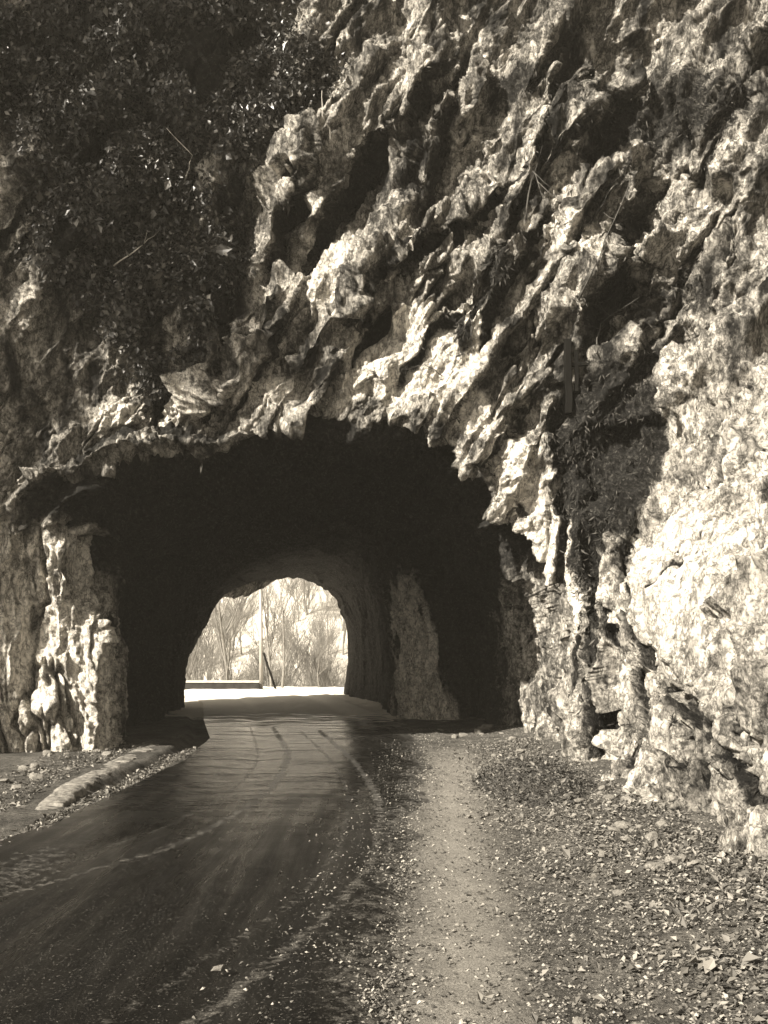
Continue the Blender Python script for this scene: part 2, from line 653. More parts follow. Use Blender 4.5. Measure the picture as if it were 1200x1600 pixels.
# vertical ribs right of the portal
saw(px((868, 1195), (873, 1000), (868, 800), (858, 640), (868, 560)), 0.30, 0.30, 0.22, 0.10, .05)
saw(px((905, 1200), (912, 1000), (905, 830), (900, 720)), 0.22, 0.35, 0.30, 0.25, .05)
saw(px((960, 1260), (955, 1150), (935, 980), (925, 860)), 0.18, 0.5, 0.25, 0.2)
saw(px((1060, 1330), (1010, 1160), (985, 1080), (965, 940), (960, 850), (985, 760)), 0.16, 0.35, 0.28, 0.18)
saw(px((1180, 1330), (1100, 1180), (1000, 1070)), 0.22, 0.8, 0.28, 0.25)
# the big leaning slab on the right, hollow above it
D += pblob(1050, 900, 1.3, 2.2, 75, 0.8) * 0.25
D += pblob(1045, 1270, 0.7, 0.8, 0, 0.9) * 0.15
D -= pblob(1045, 525, 0.5, 0.7, 70, 0.6) * 0.7
D -= pblob(1060, 310, 0.7, 1.0, 60, 0.6) * 0.15
D += pblob(1080, 610, 0.7, 0.6, 0, 0.6) * 0.4
# bright bulging boss over the arch and other bosses
D += pblob(665, 550, 1.1, 0.85, 10, 0.9) * 0.16
D += pblob(500, 430, 1.1, 0.35, 45, 0.8) * 0.15
D += pblob(800, 700, 0.35, 0.55, 70, 0.6) * 0.22
D -= pblob(797, 640, 0.30, 0.08, 5, 0.6) * 0.5
D -= pblob(815, 790, 0.10, 0.25, 20, 0.6) * 0.3
D -= pblob(862, 745, 0.10, 0.35, 0, 0.6) * 0.3
D -= pblob(908, 612, 0.18, 0.18, 0, 0.4) * 0.55
D += pblob(720, 170, 0.55, 0.8, 60, 0.6) * 0.25
D += pblob(560, 590, 0.8, 0.35, 20, 0.7) * 0.2
D += pblob(170, 640, 0.5, 0.5, 20, 0.7) * 0.25
D -= pblob(650, 290, 0.35, 1.0, 0, 0.8) * 0.3
D -= pblob(690, 470, 0.6, 0.25, 0, 0.8) * 0.15

calm = np.clip(pblob(665, 570, 1.2, 0.85, 10, .5) + pblob(1050, 900, 1.3, 2.3, 75, .4) + pblob(870, 950, .55, 2.8, 0, .5) * .8 + pblob(500, 430, 1.1, .4, 45, .5) * .6, 0, 1)
rough = 1 - 0.5 * calm
lowin = inside * sstep(1.0, 5.0, ydep)
lipw0 = np.exp(-np.concatenate([lipd.ravel(), ydep[NOUT * NJ:]]) / 0.6)
big = fbm(frame(P, 58, 2.0) * 0.33, 3)
D += big * 0.30 * (1 - 0.5 * lowin)
layer(1.6, 0.62, 1.0, 0.5, 2.8, 0.0, 0.05, 1, (1 - .75 * calm) * (1 - .55 * vert * outm) * (1 - .35 * inside))
layer(0.8, 0.26, 0.95, 0.5, 3.0, 0.0, 0.05, 6, (1 - .7 * calm) * (1 - .4 * inside), -1)


def beds(b, period, edge_w):
    """bedding: every bed swells towards its lower right and breaks off there"""
    f = b / period
    i = np.floor(f)
    f = f - i
    ii = i.astype(np.int32)
    a_ = RND[hsh(ii, ii * 0 + 5, ii * 0 + 9)][:, 2] * .9 + .35
    return ((1 - f) ** .9 * sstep(0, edge_w, f)) * a_, sstep(edge_w * 1.3, edge_w * .4, f) * a_


wv = fbm(frame(P, 56, 3.5) * .55 + 8, 4)
bd = (-P[:, 0] * math.sin(R(56)) + P[:, 2] * math.cos(R(56))) + .38 * wv
vd = -Sf + .10 * Zf + .28 * fbm(frame(P, 91, 4) * .6 + 23, 4)
b1_, e1_ = beds(bd, 1.05, .10)
b2_, e2_ = beds(bd + .13 * fbm(P * 1.4 + 3, 3), .42, .14)
v1_, f1_ = beds(vd, .62, .12)
msk = sstep(-.45, .15, fbm(frame(P, 56, 2) * .7 + 61, 2)) * (1 - .75 * calm) * outm
vm = vert * outm * (1 - calm) * sstep(4.4, 3.0, Sf) * sstep(5.0, 3.8, Zf)
slab = np.clip(pblob(1060, 860, 2.3, 3.0, 75, .6) * 1.5, 0, 1)
msk = msk * (1 - slab)
D += (1 - vert) * msk * (.46 * b1_ + .17 * b2_) + vm * .20 * v1_
soil = np.maximum(soil, np.clip((1 - vert) * msk * .7 * e1_ + vm * .7 * f1_, 0, .8).astype(np.float32))
D = D.astype(np.float32)
D = (D - 0.10 * inside - .16 * outm - .04) * (1 - 0.5 * lipw0) * (1 - 0.60 * inside * sstep(10, 17, ydep) - 0.25 * lowin)
V = P + Nf * D[:, None]
V[:, 1] += (.45 * np.exp(-np.concatenate([lipd.ravel(), ydep[NOUT * NJ:] * 3]) / 1.2) * sstep(-1.5, -4.0, P[:, 0]) * sstep(3.6, 4.4, P[:, 2]) * outm).astype(np.float32)


def restretch(A, ax, keep=0.15):
    """spread the vertices evenly along the broken surface, so that steep breaks get their share"""
    A = np.moveaxis(A, ax, 0)
    n = A.shape[0]
    d = np.sqrt((np.diff(A[..., :3], axis=0) ** 2).sum(-1))
    d = d + keep * d.mean(0, keepdims=True)
    L = np.concatenate([np.zeros((1, d.shape[1])), np.cumsum(d, 0)], 0)
    # neighbouring lines must agree: smooth the parametrisation sideways
    L = L / L[-1]
    for _ in range(10):
        L[:, 1:-1] = (L[:, :-2] + 2 * L[:, 1:-1] + L[:, 2:]) / 4
    tq = np.linspace(0, 1, n)
    B = np.empty_like(A)
    ar = np.arange(n)
    for k in range(A.shape[1]):
        f = np.interp(tq, L[:, k], ar)
        i0 = np.minimum(f.astype(int), n - 2)
        w = (f - i0)[:, None]
        B[:, k] = A[i0, k] * (1 - w) + A[i0 + 1, k] * w
    return np.moveaxis(B, 0, ax)


FA = np.concatenate([V, Sf[:, None], Zf[:, None], ydep[:, None], crack[:, None], vert[:, None], rough[:, None], calm[:, None], lowin[:, None], Sw[:, None], Zw[:, None], soil[:, None]], 1).astype(np.float32).reshape(NR, NJ, -1)
FA[:NOUT] = restretch(FA[:NOUT], 0)
FA[NOUT - 1:] = restretch(FA[NOUT - 1:], 0, .3)
FA = restretch(FA, 1, .5)
lipC = FA[NOUT - 1, :, :3]
N = np.cross(np.gradient(FA[..., :3], axis=1), np.gradient(FA[..., :3], axis=0))
if N[10, NJ // 2, 1] > 0:
    N = -N
N /= np.linalg.norm(N, axis=-1, keepdims=True) + 1e-9
for _ in range(8):
    N[1:-1] = (N[:-2] + N[1:-1] * 2 + N[2:]) / 4
    N[:, 1:-1] = (N[:, :-2] + N[:, 1:-1] * 2 + N[:, 2:]) / 4
N /= np.linalg.norm(N, axis=-1, keepdims=True) + 1e-9
N1 = N.copy()
for _ in range(40):
    N1[2:-2] = (N1[:-4] + N1[2:-2] * 2 + N1[4:]) / 4
    N1[:, 2:-2] = (N1[:, :-4] + N1[:, 2:-2] * 2 + N1[:, 4:]) / 4
N = N * .15 + N1 * .85
N /= np.linalg.norm(N, axis=-1, keepdims=True) + 1e-9
Nf = N.reshape(-1, 3).astype(np.float32)
FA = FA.reshape(NR * NJ, -1)
P = FA[:, :3].copy()
Sf, Zf, ydep, crack, vert, rough, calm, lowin, Sw, Zw, soil = [FA[:, 3 + k].copy() for k in range(11)]
warp = np.stack([fbm(P * 0.6 + 3, 3), fbm(P * 0.6 + 31, 3), fbm(P * 0.6 + 57, 3)], 1)
Pw = P + warp * 0.08
D = np.zeros(len(P), np.float32)
outm = (1 - inside)
rib = fbm(frame(Pw, 91, 5.0) * 1.25, 4, gain=.5)
rib = sstep(.09, .01, np.abs(rib)) * vert * sstep(-.35, .1, fbm(P * .5 + 71, 2))
rib3 = sstep(.12, .02, np.abs(fbm(frame(Pw, 94, 6.0) * 2.6 + 40, 3, gain=.5))) * vert * sstep(-.2, .2, fbm(P * .8 + 17, 2)) * (1 - .6 * calm)
D -= (rib * .26 + rib3 * .09) * (1 - .6 * calm)
rib = np.maximum(rib, rib3 * .7)
rib2 = sstep(.07, .01, np.abs(fbm(frame(Pw, 57, 4.0) * 0.9 + 9, 4, gain=.5))) * (1 - vert) * outm * sstep(-.15, .2, fbm(P * .5 + 33, 2)) * (1 - calm * .8)
D -= rib2 * .24
soil = np.maximum(soil, np.maximum(rib * .9, rib2 * .75))
layer(0.55, 0.40, 0.95, 0.5, 2.2, 0.0, 0.06, 2, rough)
fine = 0.6 + 0.4 * sstep(-.3, .4, fbm(P * .6 + 7, 2))
layer(0.26, 0.20, 0.95, 0.5, 2.0, 0.004, 0.05, 3, rough * fine)
layer(0.12, 0.085, 1.0, 0.5, 1.6, 0.0, 0.1, 4, rough, -1)
layer(0.06, 0.040, 1.0, 0.5, 1.4, 0.0, 0.1, 5, rough)
D += fbm(frame(P, 60, 2.5) * 2.2, 4, gain=0.6, ridge=True) * 0.02 * rough
D += fbm(P * 11, 3, gain=0.7) * 0.014
pz = inside * np.exp(-((P[:, 1] - 25.2) / 1.4) ** 2) * sstep(-.6, .2, P[:, 0]) * sstep(4.5, 3.4, Zf)
rb4 = 1 - 2 * np.abs(fbm(frame(P, 97, 6.0) * 3.0 + 12, 3, gain=.6))
D += pz * (.14 * rb4 + .22 * sstep(1.4, 0, P[:, 2]))
# keep the outer rim of the tunnel mouth in place
lipw = np.exp(-np.linalg.norm(P.reshape(NR, NJ, 3) - lipC[None], axis=-1).ravel() / 0.25)
D = D * (1 - 0.1 * lipw) + lipw * .07 * fbm(P * 2.6 + 50, 4)
# inner walls: restrain so the far opening keeps its outline
D = D * (1 - 0.6 * inside * sstep(8, 16, ydep) - 0.2 * lowin) - .10 * inside * sstep(8, 16, ydep)
cl = inside * sstep(1.0, 3.5, ydep) * sstep(-3.5, -4.5, P[:, 0]) * 0
V = P + Nf * D[:, None]
# overhanging lip: roof rim drops a few ragged teeth
V[:, 2] -= (lipw * sstep(3.5, 4.6, Zf) * (0.10 * fbm(P * 2.1 + 5, 3) + 0.05)).astype(np.float32)

# surface growth and stain masks, with some light and shade put into the colour
moss_shade = np.zeros(len(P), np.float32)
pale = np.zeros(len(P), np.float32)

def mo(m): 
    global moss_shade
    moss_shade = np.maximum(moss_shade, m)
def pa(m):
    global pale
    pale = np.maximum(pale, m)
mo(soil)
mo(pblob(230, 120, 3.6, 2.0, 0, .45) * 1.0)
mo(pblob(190, 330, 1.8, 2.4, 0, .6) * .85)
mo(pblob(330, 420, .7, 1.6, -10, .7) * .8)
mo(pblob(420, 120, 1.3, 1.2, 40, .7) * .9)
mo(pblob(950, 715, .9, 1.8, 0, .45))
mo(pblob(905, 840, .25, 1.2, 0, .5) * .8)
mo(pblob(1060, 180, 1.2, 1.9, 70, .8) * .65)
mo(pblob(1040, 440, 1.0, 1.3, 60, .9) * .55)
mo(pblob(640, 290, .32, 1.0, 0, .8) * .75)
mo(pblob(760, 440, .7, .35, 60, .8) * .7)
mo(pblob(735, 500, .12, .9, -10, .6) * .8)
mo(pblob(800, 130, .6, .8, 60, .7) * .65)
mo(pblob(945, 1130, .35, .8, 10, .5) * .5)
mo(pblob(1050, 1250, .8, .6, 0, .5) * .45)
mo((inside * np.maximum(sstep(2.2, 4.2, Zf) * sstep(0.0, 0.5, ydep), sstep(2.6, 5.5, ydep - 3.0 * sstep(1.2, 2.0, P[:, 0]) * sstep(3.6, 2.6, Zf)) * .95) * 1.0).astype(np.float32))  # tunnel gloom put into the colour: roof and depths darkened
lit_pil = (inside * np.exp(-((P[:, 1] - 25.2) / 1.3) ** 2) * sstep(-.4, .3, P[:, 0]) * sstep(4.2, 3.2, Zf) * sstep(1.85, 1.5, P[:, 0] + .22 * P[:, 2])).astype(np.float32)  # inner pilaster: light from the mouth put into its colour
moss_shade = moss_shade * (1 - lit_pil * (1 - .55 * sstep(.2, -.5, rb4)))
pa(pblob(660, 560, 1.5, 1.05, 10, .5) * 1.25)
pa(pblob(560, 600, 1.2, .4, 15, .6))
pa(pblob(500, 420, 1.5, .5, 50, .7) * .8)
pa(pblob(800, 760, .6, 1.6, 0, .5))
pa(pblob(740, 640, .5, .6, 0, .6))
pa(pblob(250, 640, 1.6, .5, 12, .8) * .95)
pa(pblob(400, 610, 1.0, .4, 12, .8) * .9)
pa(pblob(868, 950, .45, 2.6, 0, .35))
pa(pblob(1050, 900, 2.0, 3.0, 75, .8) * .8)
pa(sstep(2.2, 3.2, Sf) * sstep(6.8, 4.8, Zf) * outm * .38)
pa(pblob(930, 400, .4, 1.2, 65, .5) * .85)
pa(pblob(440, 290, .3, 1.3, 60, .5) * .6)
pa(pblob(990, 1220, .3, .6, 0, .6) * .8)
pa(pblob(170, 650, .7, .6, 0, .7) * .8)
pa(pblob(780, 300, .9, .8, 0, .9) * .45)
pa((inside * sstep(2.2, .9, ydep) * sstep(3.8, 3.2, Zf) * .9 * sstep(-2, -4, P[:, 0])).astype(np.float32))  # sunlit tone of the left jamb put into the colour
lit_l = (inside * sstep(2.6, 1.7, ydep) * (P[:, 0] < -2) * sstep(4.2, 3.3, Zf + .5 * fbm(P * 1.5, 3))).astype(np.float32)  # lit face of the left jamb, painted paler and cleared of dark
moss_shade = moss_shade * (1 - lit_l)
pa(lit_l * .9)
pa(lit_pil)
pale = pale * (1 - .7 * soil)
crack = crack * (1 - 0.6 * calm) * 0.9

Vg = V.reshape(NR, NJ, 3)
# cliff object: outside rings up to a bit past the lip; tunnel: the rest (shared seam row)
cut = NOUT + int(10 * QUAL)
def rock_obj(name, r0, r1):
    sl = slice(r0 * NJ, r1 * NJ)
    return mesh_np(name, V[sl], grid_faces(r1 - r0, NJ)[:, ::1], ROCK, attrs={'moss_shade': moss_shade[sl], 'pale': pale[sl], 'crack': crack[sl]})
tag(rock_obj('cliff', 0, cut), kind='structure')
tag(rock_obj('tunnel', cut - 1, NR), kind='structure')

# the rest of the rock spur: from the outer edge of the cliff over the top and down round the far mouth
step = 20
ring0 = V.reshape(NR, NJ, 3)[0, ::step]
ringE = V.reshape(NR, NJ, 3)[-1, ::step]
nc = len(ring0)
rings = []
tt = np.linspace(0, 1, nc)
def outl(xr, zt, xl, y, yr=None):
    ctrl = [(xr, -1), (xr, zt * .5), (xr * .8 + xl * .2, zt), (xr * .2 + xl * .8, zt), (xl, zt * .5), (xl, -1)]
    f = [0, .2, .4, .86, .95, 1]
    a = np.array(ctrl)
    return np.stack([np.interp(tt, f, a[:, 0]), np.full(nc, y), np.interp(tt, f, a[:, 1])], 1)
rings = [ringE, outl(2.5, 5.2, -6.8, 36.5), outl(8, 5.8, -7.2, 36.0), outl(14, 7, -7.8, 31), outl(20, 9, -8.8, 25), outl(24, 13, -10, 20.5), None]
for _r, _d in ((rings[1], 7.6), (rings[2], 7.2), (rings[3], 5.0)):
    _r[:, 1] -= _d * np.clip((-1.6 - _r[:, 0]) / 6.2, 0, 1)
mid = outl(24, 17, -12, 18); mid[:, 1] = np.where(mid[:, 0] > 4, np.minimum(18, 18 - (mid[:, 0] - 4) * .5), 18)
rings[-1] = mid
rings.append(ring0)
dense = []
for a, b in zip(rings[:-1], rings[1:]):
    for k in range(8):
        t = k / 8
        dense.append(a * (1 - t) + b * t)
dense.append(ring0)
HR = np.array(dense)
hp = HR.reshape(-1, 3)
fade = np.ones(len(HR)); fade[0] = 0; fade[-1] = 0; fade[1] = .4; fade[-2] = .5
hd = (fbm(hp * .3, 4) * 0.9 + facets(hp / 1.5, 1, .5, 9)[0] * .5) * np.repeat(fade, nc)
hp2 = hp + np.stack([hd * .5, hd * .3, hd], 1)
tag(mesh_np('rock_spur', hp2, grid_faces(len(HR), nc), ROCK, attrs={'moss_shade': np.full(len(hp2), .35), 'pale': np.zeros(len(hp2)), 'crack': np.zeros(len(hp2))}), kind='structure')

# ------------------------------------------------------------------ ground, road
def road_edges(y):
    """left and right edge of the carriageway"""
    yk = [-20, 0, 5, 10, 16, 20, 25, 30, 36, 40, 60]
    l = [-4.2, -4.2, -4.0, -3.25, -3.1, -3.4, -4.4, -5.3, -7.2, -9.6, -26]
    r = [0.9, 0.55, 0.1, 0.35, 0.75, 0.8, 0.4, -0.7, -1.9, -3.2, -18]
    return np.interp(y, yk, l), np.interp(y, yk, r)


def ground_h(x, y):
    h = np.zeros_like(x)
    l, r = road_edges(y)
    # right verge swells towards the foot of the wall
    h += 0.20 * sstep(0.8, 2.9, x - r) * sstep(26, 20, y)
    # left of the kerb a strip a little higher
    h += 0.12 * sstep(0.25, 0.45, l - x) * sstep(30, 22, y) * sstep(11, 13, y)
    # ravine beyond the parapet and the slope opposite
    bx = sstep(43, 54, y + 0.15 * x)
    h -= 6.0 * bx
    h += np.clip(y - 66, 0, 62) * 0.36 * sstep(60, 80, y)
    # bank up on the left of the camera, outside the picture
    h += 0.25 * sstep(22, 34, y)
    h += 1.8 * sstep(-6.5, -11, x) * sstep(13, 9, y)
    return h


def axis(stops):
    return np.concatenate([np.arange(a, b, d) for a, b, d in stops])


gx = axis([(-300, -30, 12), (-30, -8, 1.0), (-8, 4.5, 0.035), (4.5, 12, .4), (12, 60, 4), (60, 301, 20)])
gy = axis([(-60, 3, 2.0), (3, 18, 0.04), (18, 46, 0.14), (46, 90, 1.0), (90, 420, 10)])
GX, GY = np.meshgrid(gx, gy)
gxx, gyy = GX.ravel(), GY.ravel()
gz = ground_h(gxx, gyy)
gp = np.stack([gxx, gyy, gz * 0], 1)
l, r = road_edges(gyy)
on = sstep(-.15, .1, gxx - l) * sstep(.12, -.15, gxx - r)
near = (np.abs(gxx + 2) < 8) & (gyy < 52)
far = ~near
bmp = fbm(gp * 1.1, 3) * 0.035 + fbm(gp * 5, 3, gain=.6) * 0.012 + fbm(gp * 15, 2) * .006
gz = gz + np.where(near, bmp * (1 - on), 0) + np.where(far, fbm(gp * .06, 3) * 2.0 * sstep(54, 75, gyy), 0) - 0.02 * 0
# the road itself: worn, with shallow ruts
rut = -0.025 * np.exp(-((gxx - (l + (r - l) * .28)) / .22) ** 2) - 0.03 * np.exp(-((gxx - (l + (r - l) * .78)) / .25) ** 2)
rb = (fbm(gp * np.array([1.5, .8, 1]), 3) * .012 + rut) * on
gz = gz + rb
gv = np.stack([gxx, gyy, gz], 1)


def ground_mat():
    t = NT('earth_and_gravel')
    o = t.mapping()
    n1 = t.noise(o, 1.6, 6, .65)
    n2 = t.noise(o, 22, 6, .75)
    n3 = t.noise(o, 90, 3, .7)
    c = t.ramp(n1, [(.35, sep(.05)), (.5, sep(.11)), (.7, sep(.22))])
    c = t.mix(.9, c, t.ramp(n2, [(.38, .12), (.52, .7), (.66, 1.0)]), 'MULTIPLY')
    c = t.mix(t.ramp(n3, [(.60, 0.0), (.70, 0.8)]), c, sep(.5))
    # pale trodden track
    tr = t.math('ADD', t.attr('track'), t.math('MULTIPLY', t.math('SUBTRACT', n2, .5), .9))
    c = t.mix(t.ramp(tr, [(.2, 0.0), (1.1, .8)]), c, t.ramp(n3, [(.35, sep(.15)), (.65, sep(.36))]))
    # white patches towards and beyond the far mouth
    sn = t.math('ADD', t.attr('whiten'), t.math('MULTIPLY', t.math('SUBTRACT', t.noise(t.mapping((.6, 2.2, 1)), 1.6, 5, .6), .5), 1.1))
    c = t.mix(t.ramp(sn, [(.42, 0.0), (.55, 1.0)]), c, sep(.82))
    c = t.mix(t.attr('hill'), c, t.ramp(t.noise(o, .35, 6, .7), [(.36, sep(.34)), (.60, sep(.68))]))
    return t.done(c, .95, t.bump(n3, .8, .02, t.bump(n2, .9, .04)), .2)


def road_mat():
    t = NT('worn_tar_road')
    o = t.mapping()
    ox = t.mapping((.45, 1.6, 1))
    n1 = t.noise(t.mapping((2.2, .22, 1)), 1.5, 7, .65, .5)
    n2 = t.noise(ox, 5.5, 6, .6, .4)
    n3 = t.noise(o, 70, 4, .7)
    c = t.ramp(n1, [(.38, sep(.0025)), (.55, sep(.005)), (.72, sep(.016))])
    c = t.mix(t.ramp(n3, [(.60, 0.0), (.72, .55)]), c, sep(.35))
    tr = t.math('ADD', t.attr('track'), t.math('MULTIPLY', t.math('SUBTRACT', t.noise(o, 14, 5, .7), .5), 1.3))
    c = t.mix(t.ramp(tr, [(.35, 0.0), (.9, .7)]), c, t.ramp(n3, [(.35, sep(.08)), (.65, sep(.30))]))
    sn = t.math('ADD', t.attr('whiten'), t.math('MULTIPLY', t.math('SUBTRACT', t.noise(t.mapping((.35, 2.6, 1)), 1.5, 5, .62, .5), .5), 1.5))
    sf = t.ramp(sn, [(.45, 0.0), (.56, 1.0)])
    c = t.mix(sf, c, sep(.82))
    rip = t.attr('ripple')
    rw = t.ramp(t.noise(t.mapping((2.6, .16, 1)), 1.7, 6, .65, .3), [(.40, .26), (.62, .55)])
    rx = t.ramp(t.noise(t.mapping((.35, 2.2, 1)), 1.6, 5, .6), [(.40, .12), (.62, .30)])
    rg = t.mix(rip, rw, rx)
    rg = t.mix(sf, rg, (.8, .8, .8, 1))
    rg = t.mix(t.ramp(tr, [(.3, 0.0), (.7, 1.0)]), rg, (.9, .9, .9, 1))
    bn = t.n('ShaderNodeBump')
    bn.inputs['Distance'].default_value = .03
    t.link(t.math('MULTIPLY', rip, .22), bn.inputs['Strength'])
    t.link(n2, bn.inputs['Height'])
    nz = t.bump(n3, .35, .010, bn.outputs[0])
    m = t.done(c, rg, nz, .3)
    t.link(t.math('ADD', t.math('MULTIPLY', rip, .75), .16), t.b.inputs['Specular IOR Level'])
    return m


trk_c = np.interp(gyy, [0, 5, 8, 11, 16, 20], [.30, .42, .60, .75, 1.15, 1.4])
trk = np.exp(-((gxx - trk_c) / np.interp(gyy, [0, 5, 16], [.33, .34, .62])) ** 2) * sstep(21, 15, gyy)
whiten = sstep(22, 28, gyy) * .75 + sstep(38, 42, gyy) * .6
whiten = whiten * (gyy < 56) + (gyy >= 56) * 0.80
nx, ny = len(gx), len(gy)
gf = grid_faces(ny, nx)
tag(mesh_np('ground', gv, gf, ground_mat(), attrs={'track': trk, 'whiten': whiten, 'hill': sstep(44, 50, gyy)}), kind='structure')

# road sheet, 4 mm and more above the ground, ragged right edge
ry = axis([(-20, 3, .5), (3, 18, .035), (18, 42, .08), (42, 46, .5)])
ru = np.linspace(0, 1, 110)
RU, RY = np.meshgrid(ru, ry)
l, r = road_edges(RY)
edge = fbm(np.stack([RY.ravel() * .9, RY.ravel() * 0, RY.ravel() * 0], 1), 4).reshape(RY.shape) * .16
RX = l + (r + edge - l) * RU
rp = np.stack([RX.ravel(), RY.ravel(), np.zeros(RX.size)], 1)
lr, rr_ = road_edges(rp[:, 1])
rutz = -0.025 * np.exp(-((rp[:, 0] - (lr + (rr_ - lr) * .28)) / .22) ** 2) - 0.03 * np.exp(-((rp[:, 0] - (lr + (rr_ - lr) * .78)) / .25) ** 2)
rz = 0.035 + 0.25 * sstep(22, 34, rp[:, 1]) + rutz + fbm(rp * np.array([1.5, .8, 1]), 3) * .012 + fbm(rp * np.array([3, 9, 1]), 3) * .004 * sstep(8, 14, rp[:, 1]) + fbm(rp * np.array([9, 3, 1]), 3) * .003
rz = rz - 0.045 * sstep(.93, 1.0, RU.ravel())
rp[:, 2] = rz
whiten_r = (sstep(17, 25, rp[:, 1]) * .45 + sstep(24, 30, rp[:, 1]) * .6)  # road turns white in patches towards the far mouth
trk_glow_r = np.exp(-((rp[:, 0] - np.interp(rp[:, 1], [0, 5, 8, 11, 16, 20], [.30, .42, .60, .75, 1.15, 1.4])) / .42) ** 2) * .9
def wheel(pts, w, a_):
    """a worn wheel track through ground points"""
    q = np.array(pts, float)
    best = np.full(len(rp), 9.0)
    tq = np.linspace(0, 1, 60)
    f = np.linspace(0, 1, len(q))
    cx, cy = curve_pts(q, f, 60).T
    for i in range(59):
        dx, dy = cx[i + 1] - cx[i], cy[i + 1] - cy[i]
        L2 = dx * dx + dy * dy
        t_ = np.clip(((rp[:, 0] - cx[i]) * dx + (rp[:, 1] - cy[i]) * dy) / L2, 0, 1)
        best = np.minimum(best, np.hypot(rp[:, 0] - cx[i] - t_ * dx, rp[:, 1] - cy[i] - t_ * dy))
    return a_ * np.exp(-(best / w) ** 2)


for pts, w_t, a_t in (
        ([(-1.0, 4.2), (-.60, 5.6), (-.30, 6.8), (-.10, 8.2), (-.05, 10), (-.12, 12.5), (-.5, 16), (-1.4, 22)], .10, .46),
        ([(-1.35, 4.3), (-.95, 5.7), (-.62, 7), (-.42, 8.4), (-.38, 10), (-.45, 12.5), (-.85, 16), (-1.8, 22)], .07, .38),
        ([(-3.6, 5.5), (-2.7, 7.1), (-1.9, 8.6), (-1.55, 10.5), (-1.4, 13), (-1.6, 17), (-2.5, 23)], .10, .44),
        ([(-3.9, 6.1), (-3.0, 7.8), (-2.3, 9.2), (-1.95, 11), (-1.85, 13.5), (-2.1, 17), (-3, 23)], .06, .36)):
    trk_glow_r = np.maximum(trk_glow_r, wheel(pts, w_t, a_t))
trk_glow_r = np.maximum(trk_glow_r, .42 * np.exp(-((rp[:, 0] + 2.75) / .45) ** 2 - ((rp[:, 1] - 8.0) / 1.8) ** 2))  # soft pale patch: a reflection glow put into the tar colour
trk_glow_r = np.maximum(trk_glow_r, .5 * sstep(.75, 1.0, RU.ravel()))
road = mesh_np('road', rp, grid_faces(len(ry), len(ru)), road_mat(), attrs={'whiten': whiten_r, 'track': trk_glow_r, 'ripple': sstep(6.5, 14, rp[:, 1])})
tag(road, kind='structure')


# ------------------------------------------------------------------ placing helpers
cliffV = V[:cut * NJ]
cliffN = Nf[:cut * NJ]
_cp = np.stack([600 + cliffV[:, 0] / cliffV[:, 1] * 1600, 1020 - (cliffV[:, 2] - EYE) / cliffV[:, 1] * 1600], 1)


def surf(x, y, off=0.0):
    """the point of the cliff seen at a place in the photograph, moved off the rock by off metres"""
    d = (_cp[:, 0] - x) ** 2 + (_cp[:, 1] - y) ** 2
    m = np.where(d < max(d.min() * 1.5, 9))[0]
    i = m[np.argmin(cliffV[m, 1])]
    p = Vector([float(a) for a in cliffV[i]]); n = Vector([float(a) for a in cliffN[i]])
    return p + n * off, n


def at(x, y, Y):
    return Vector(((x - 600) / 1600 * Y, Y, EYE + (1020 - y) / 1600 * Y))


def gh(x, y):
    return float(ground_h(np.array([float(x)]), np.array([float(y)]))[0])


def leaves(name, P0, N0, size, mat, parent=None, up=0.3, flat=0.5, ln=1.6, curl=0.25, seed=1):
    """leaf-sized faces: each a folded lozenge of two quads"""
    g = np.random.default_rng(seed)
    n = len(P0)
    a = g.normal(size=(n, 3)) + N0 * flat * 2
    a /= np.linalg.norm(a, axis=1)[:, None]
    t = g.normal(size=(n, 3)); t[:, 2] -= up * 2
    t -= a * (t * a).sum(1)[:, None]
    t /= np.linalg.norm(t, axis=1)[:, None] + 1e-9
    b = np.cross(a, t)
    s = (size * np.exp(g.normal(size=n) * .35))[:, None]
    c = curl * g.random((n, 1))
    v0 = P0
    v1 = P0 + t * s * ln * .45 + b * s * .5 + a * s * c
    v2 = P0 + t * s * ln
    v3 = P0 + t * s * ln * .45 - b * s * .5 + a * s * c
    v4 = P0 + t * s * ln * .5 - a * s * .05
    Vx = np.stack([v0, v1, v2, v3, v4], 1).reshape(-1, 3)
    k = np.arange(n)[:, None] * 5
    F = np.concatenate([k + np.array([0, 1, 4]), k + np.array([1, 2, 4]), k + np.array([2, 3, 4]), k + np.array([3, 0, 4])], 0)
    return mesh_np(name, Vx, F, mat, parent, smooth=False)


def leaf_mat(name, lo, hi, rough=.45, spec=.5, mid=.5):
    t = NT(name)
    n = t.noise(t.mapping(), 9, 3, .6)
    g = t.n('ShaderNodeNewGeometry')
    c = t.ramp(g.outputs['Random Per Island'], [(0.0, sep(lo)), (.75, sep(lo + (hi - lo) * mid)), (1.0, sep(hi))])
    return t.done(c, rough, None, spec)


IVY = leaf_mat('dark_evergreen_leaves', .003, .13, .40, .5, .18)
TUFT = leaf_mat('dry_moss', .006, .09, .8, .2)
BARK = simple('bark', .05, .14, 12, .9, .02, stretch=(1, 1, .25))
DRYLEAF = leaf_mat('dead_leaves', .025, .27, .7, .3)
PALEBARK = simple('pale_bark', .11, .24, 10, .9, .01)
WOOD = simple('weathered_wood', .004, .010, 14, .85, .01, .04, stretch=(1, 1, .15))

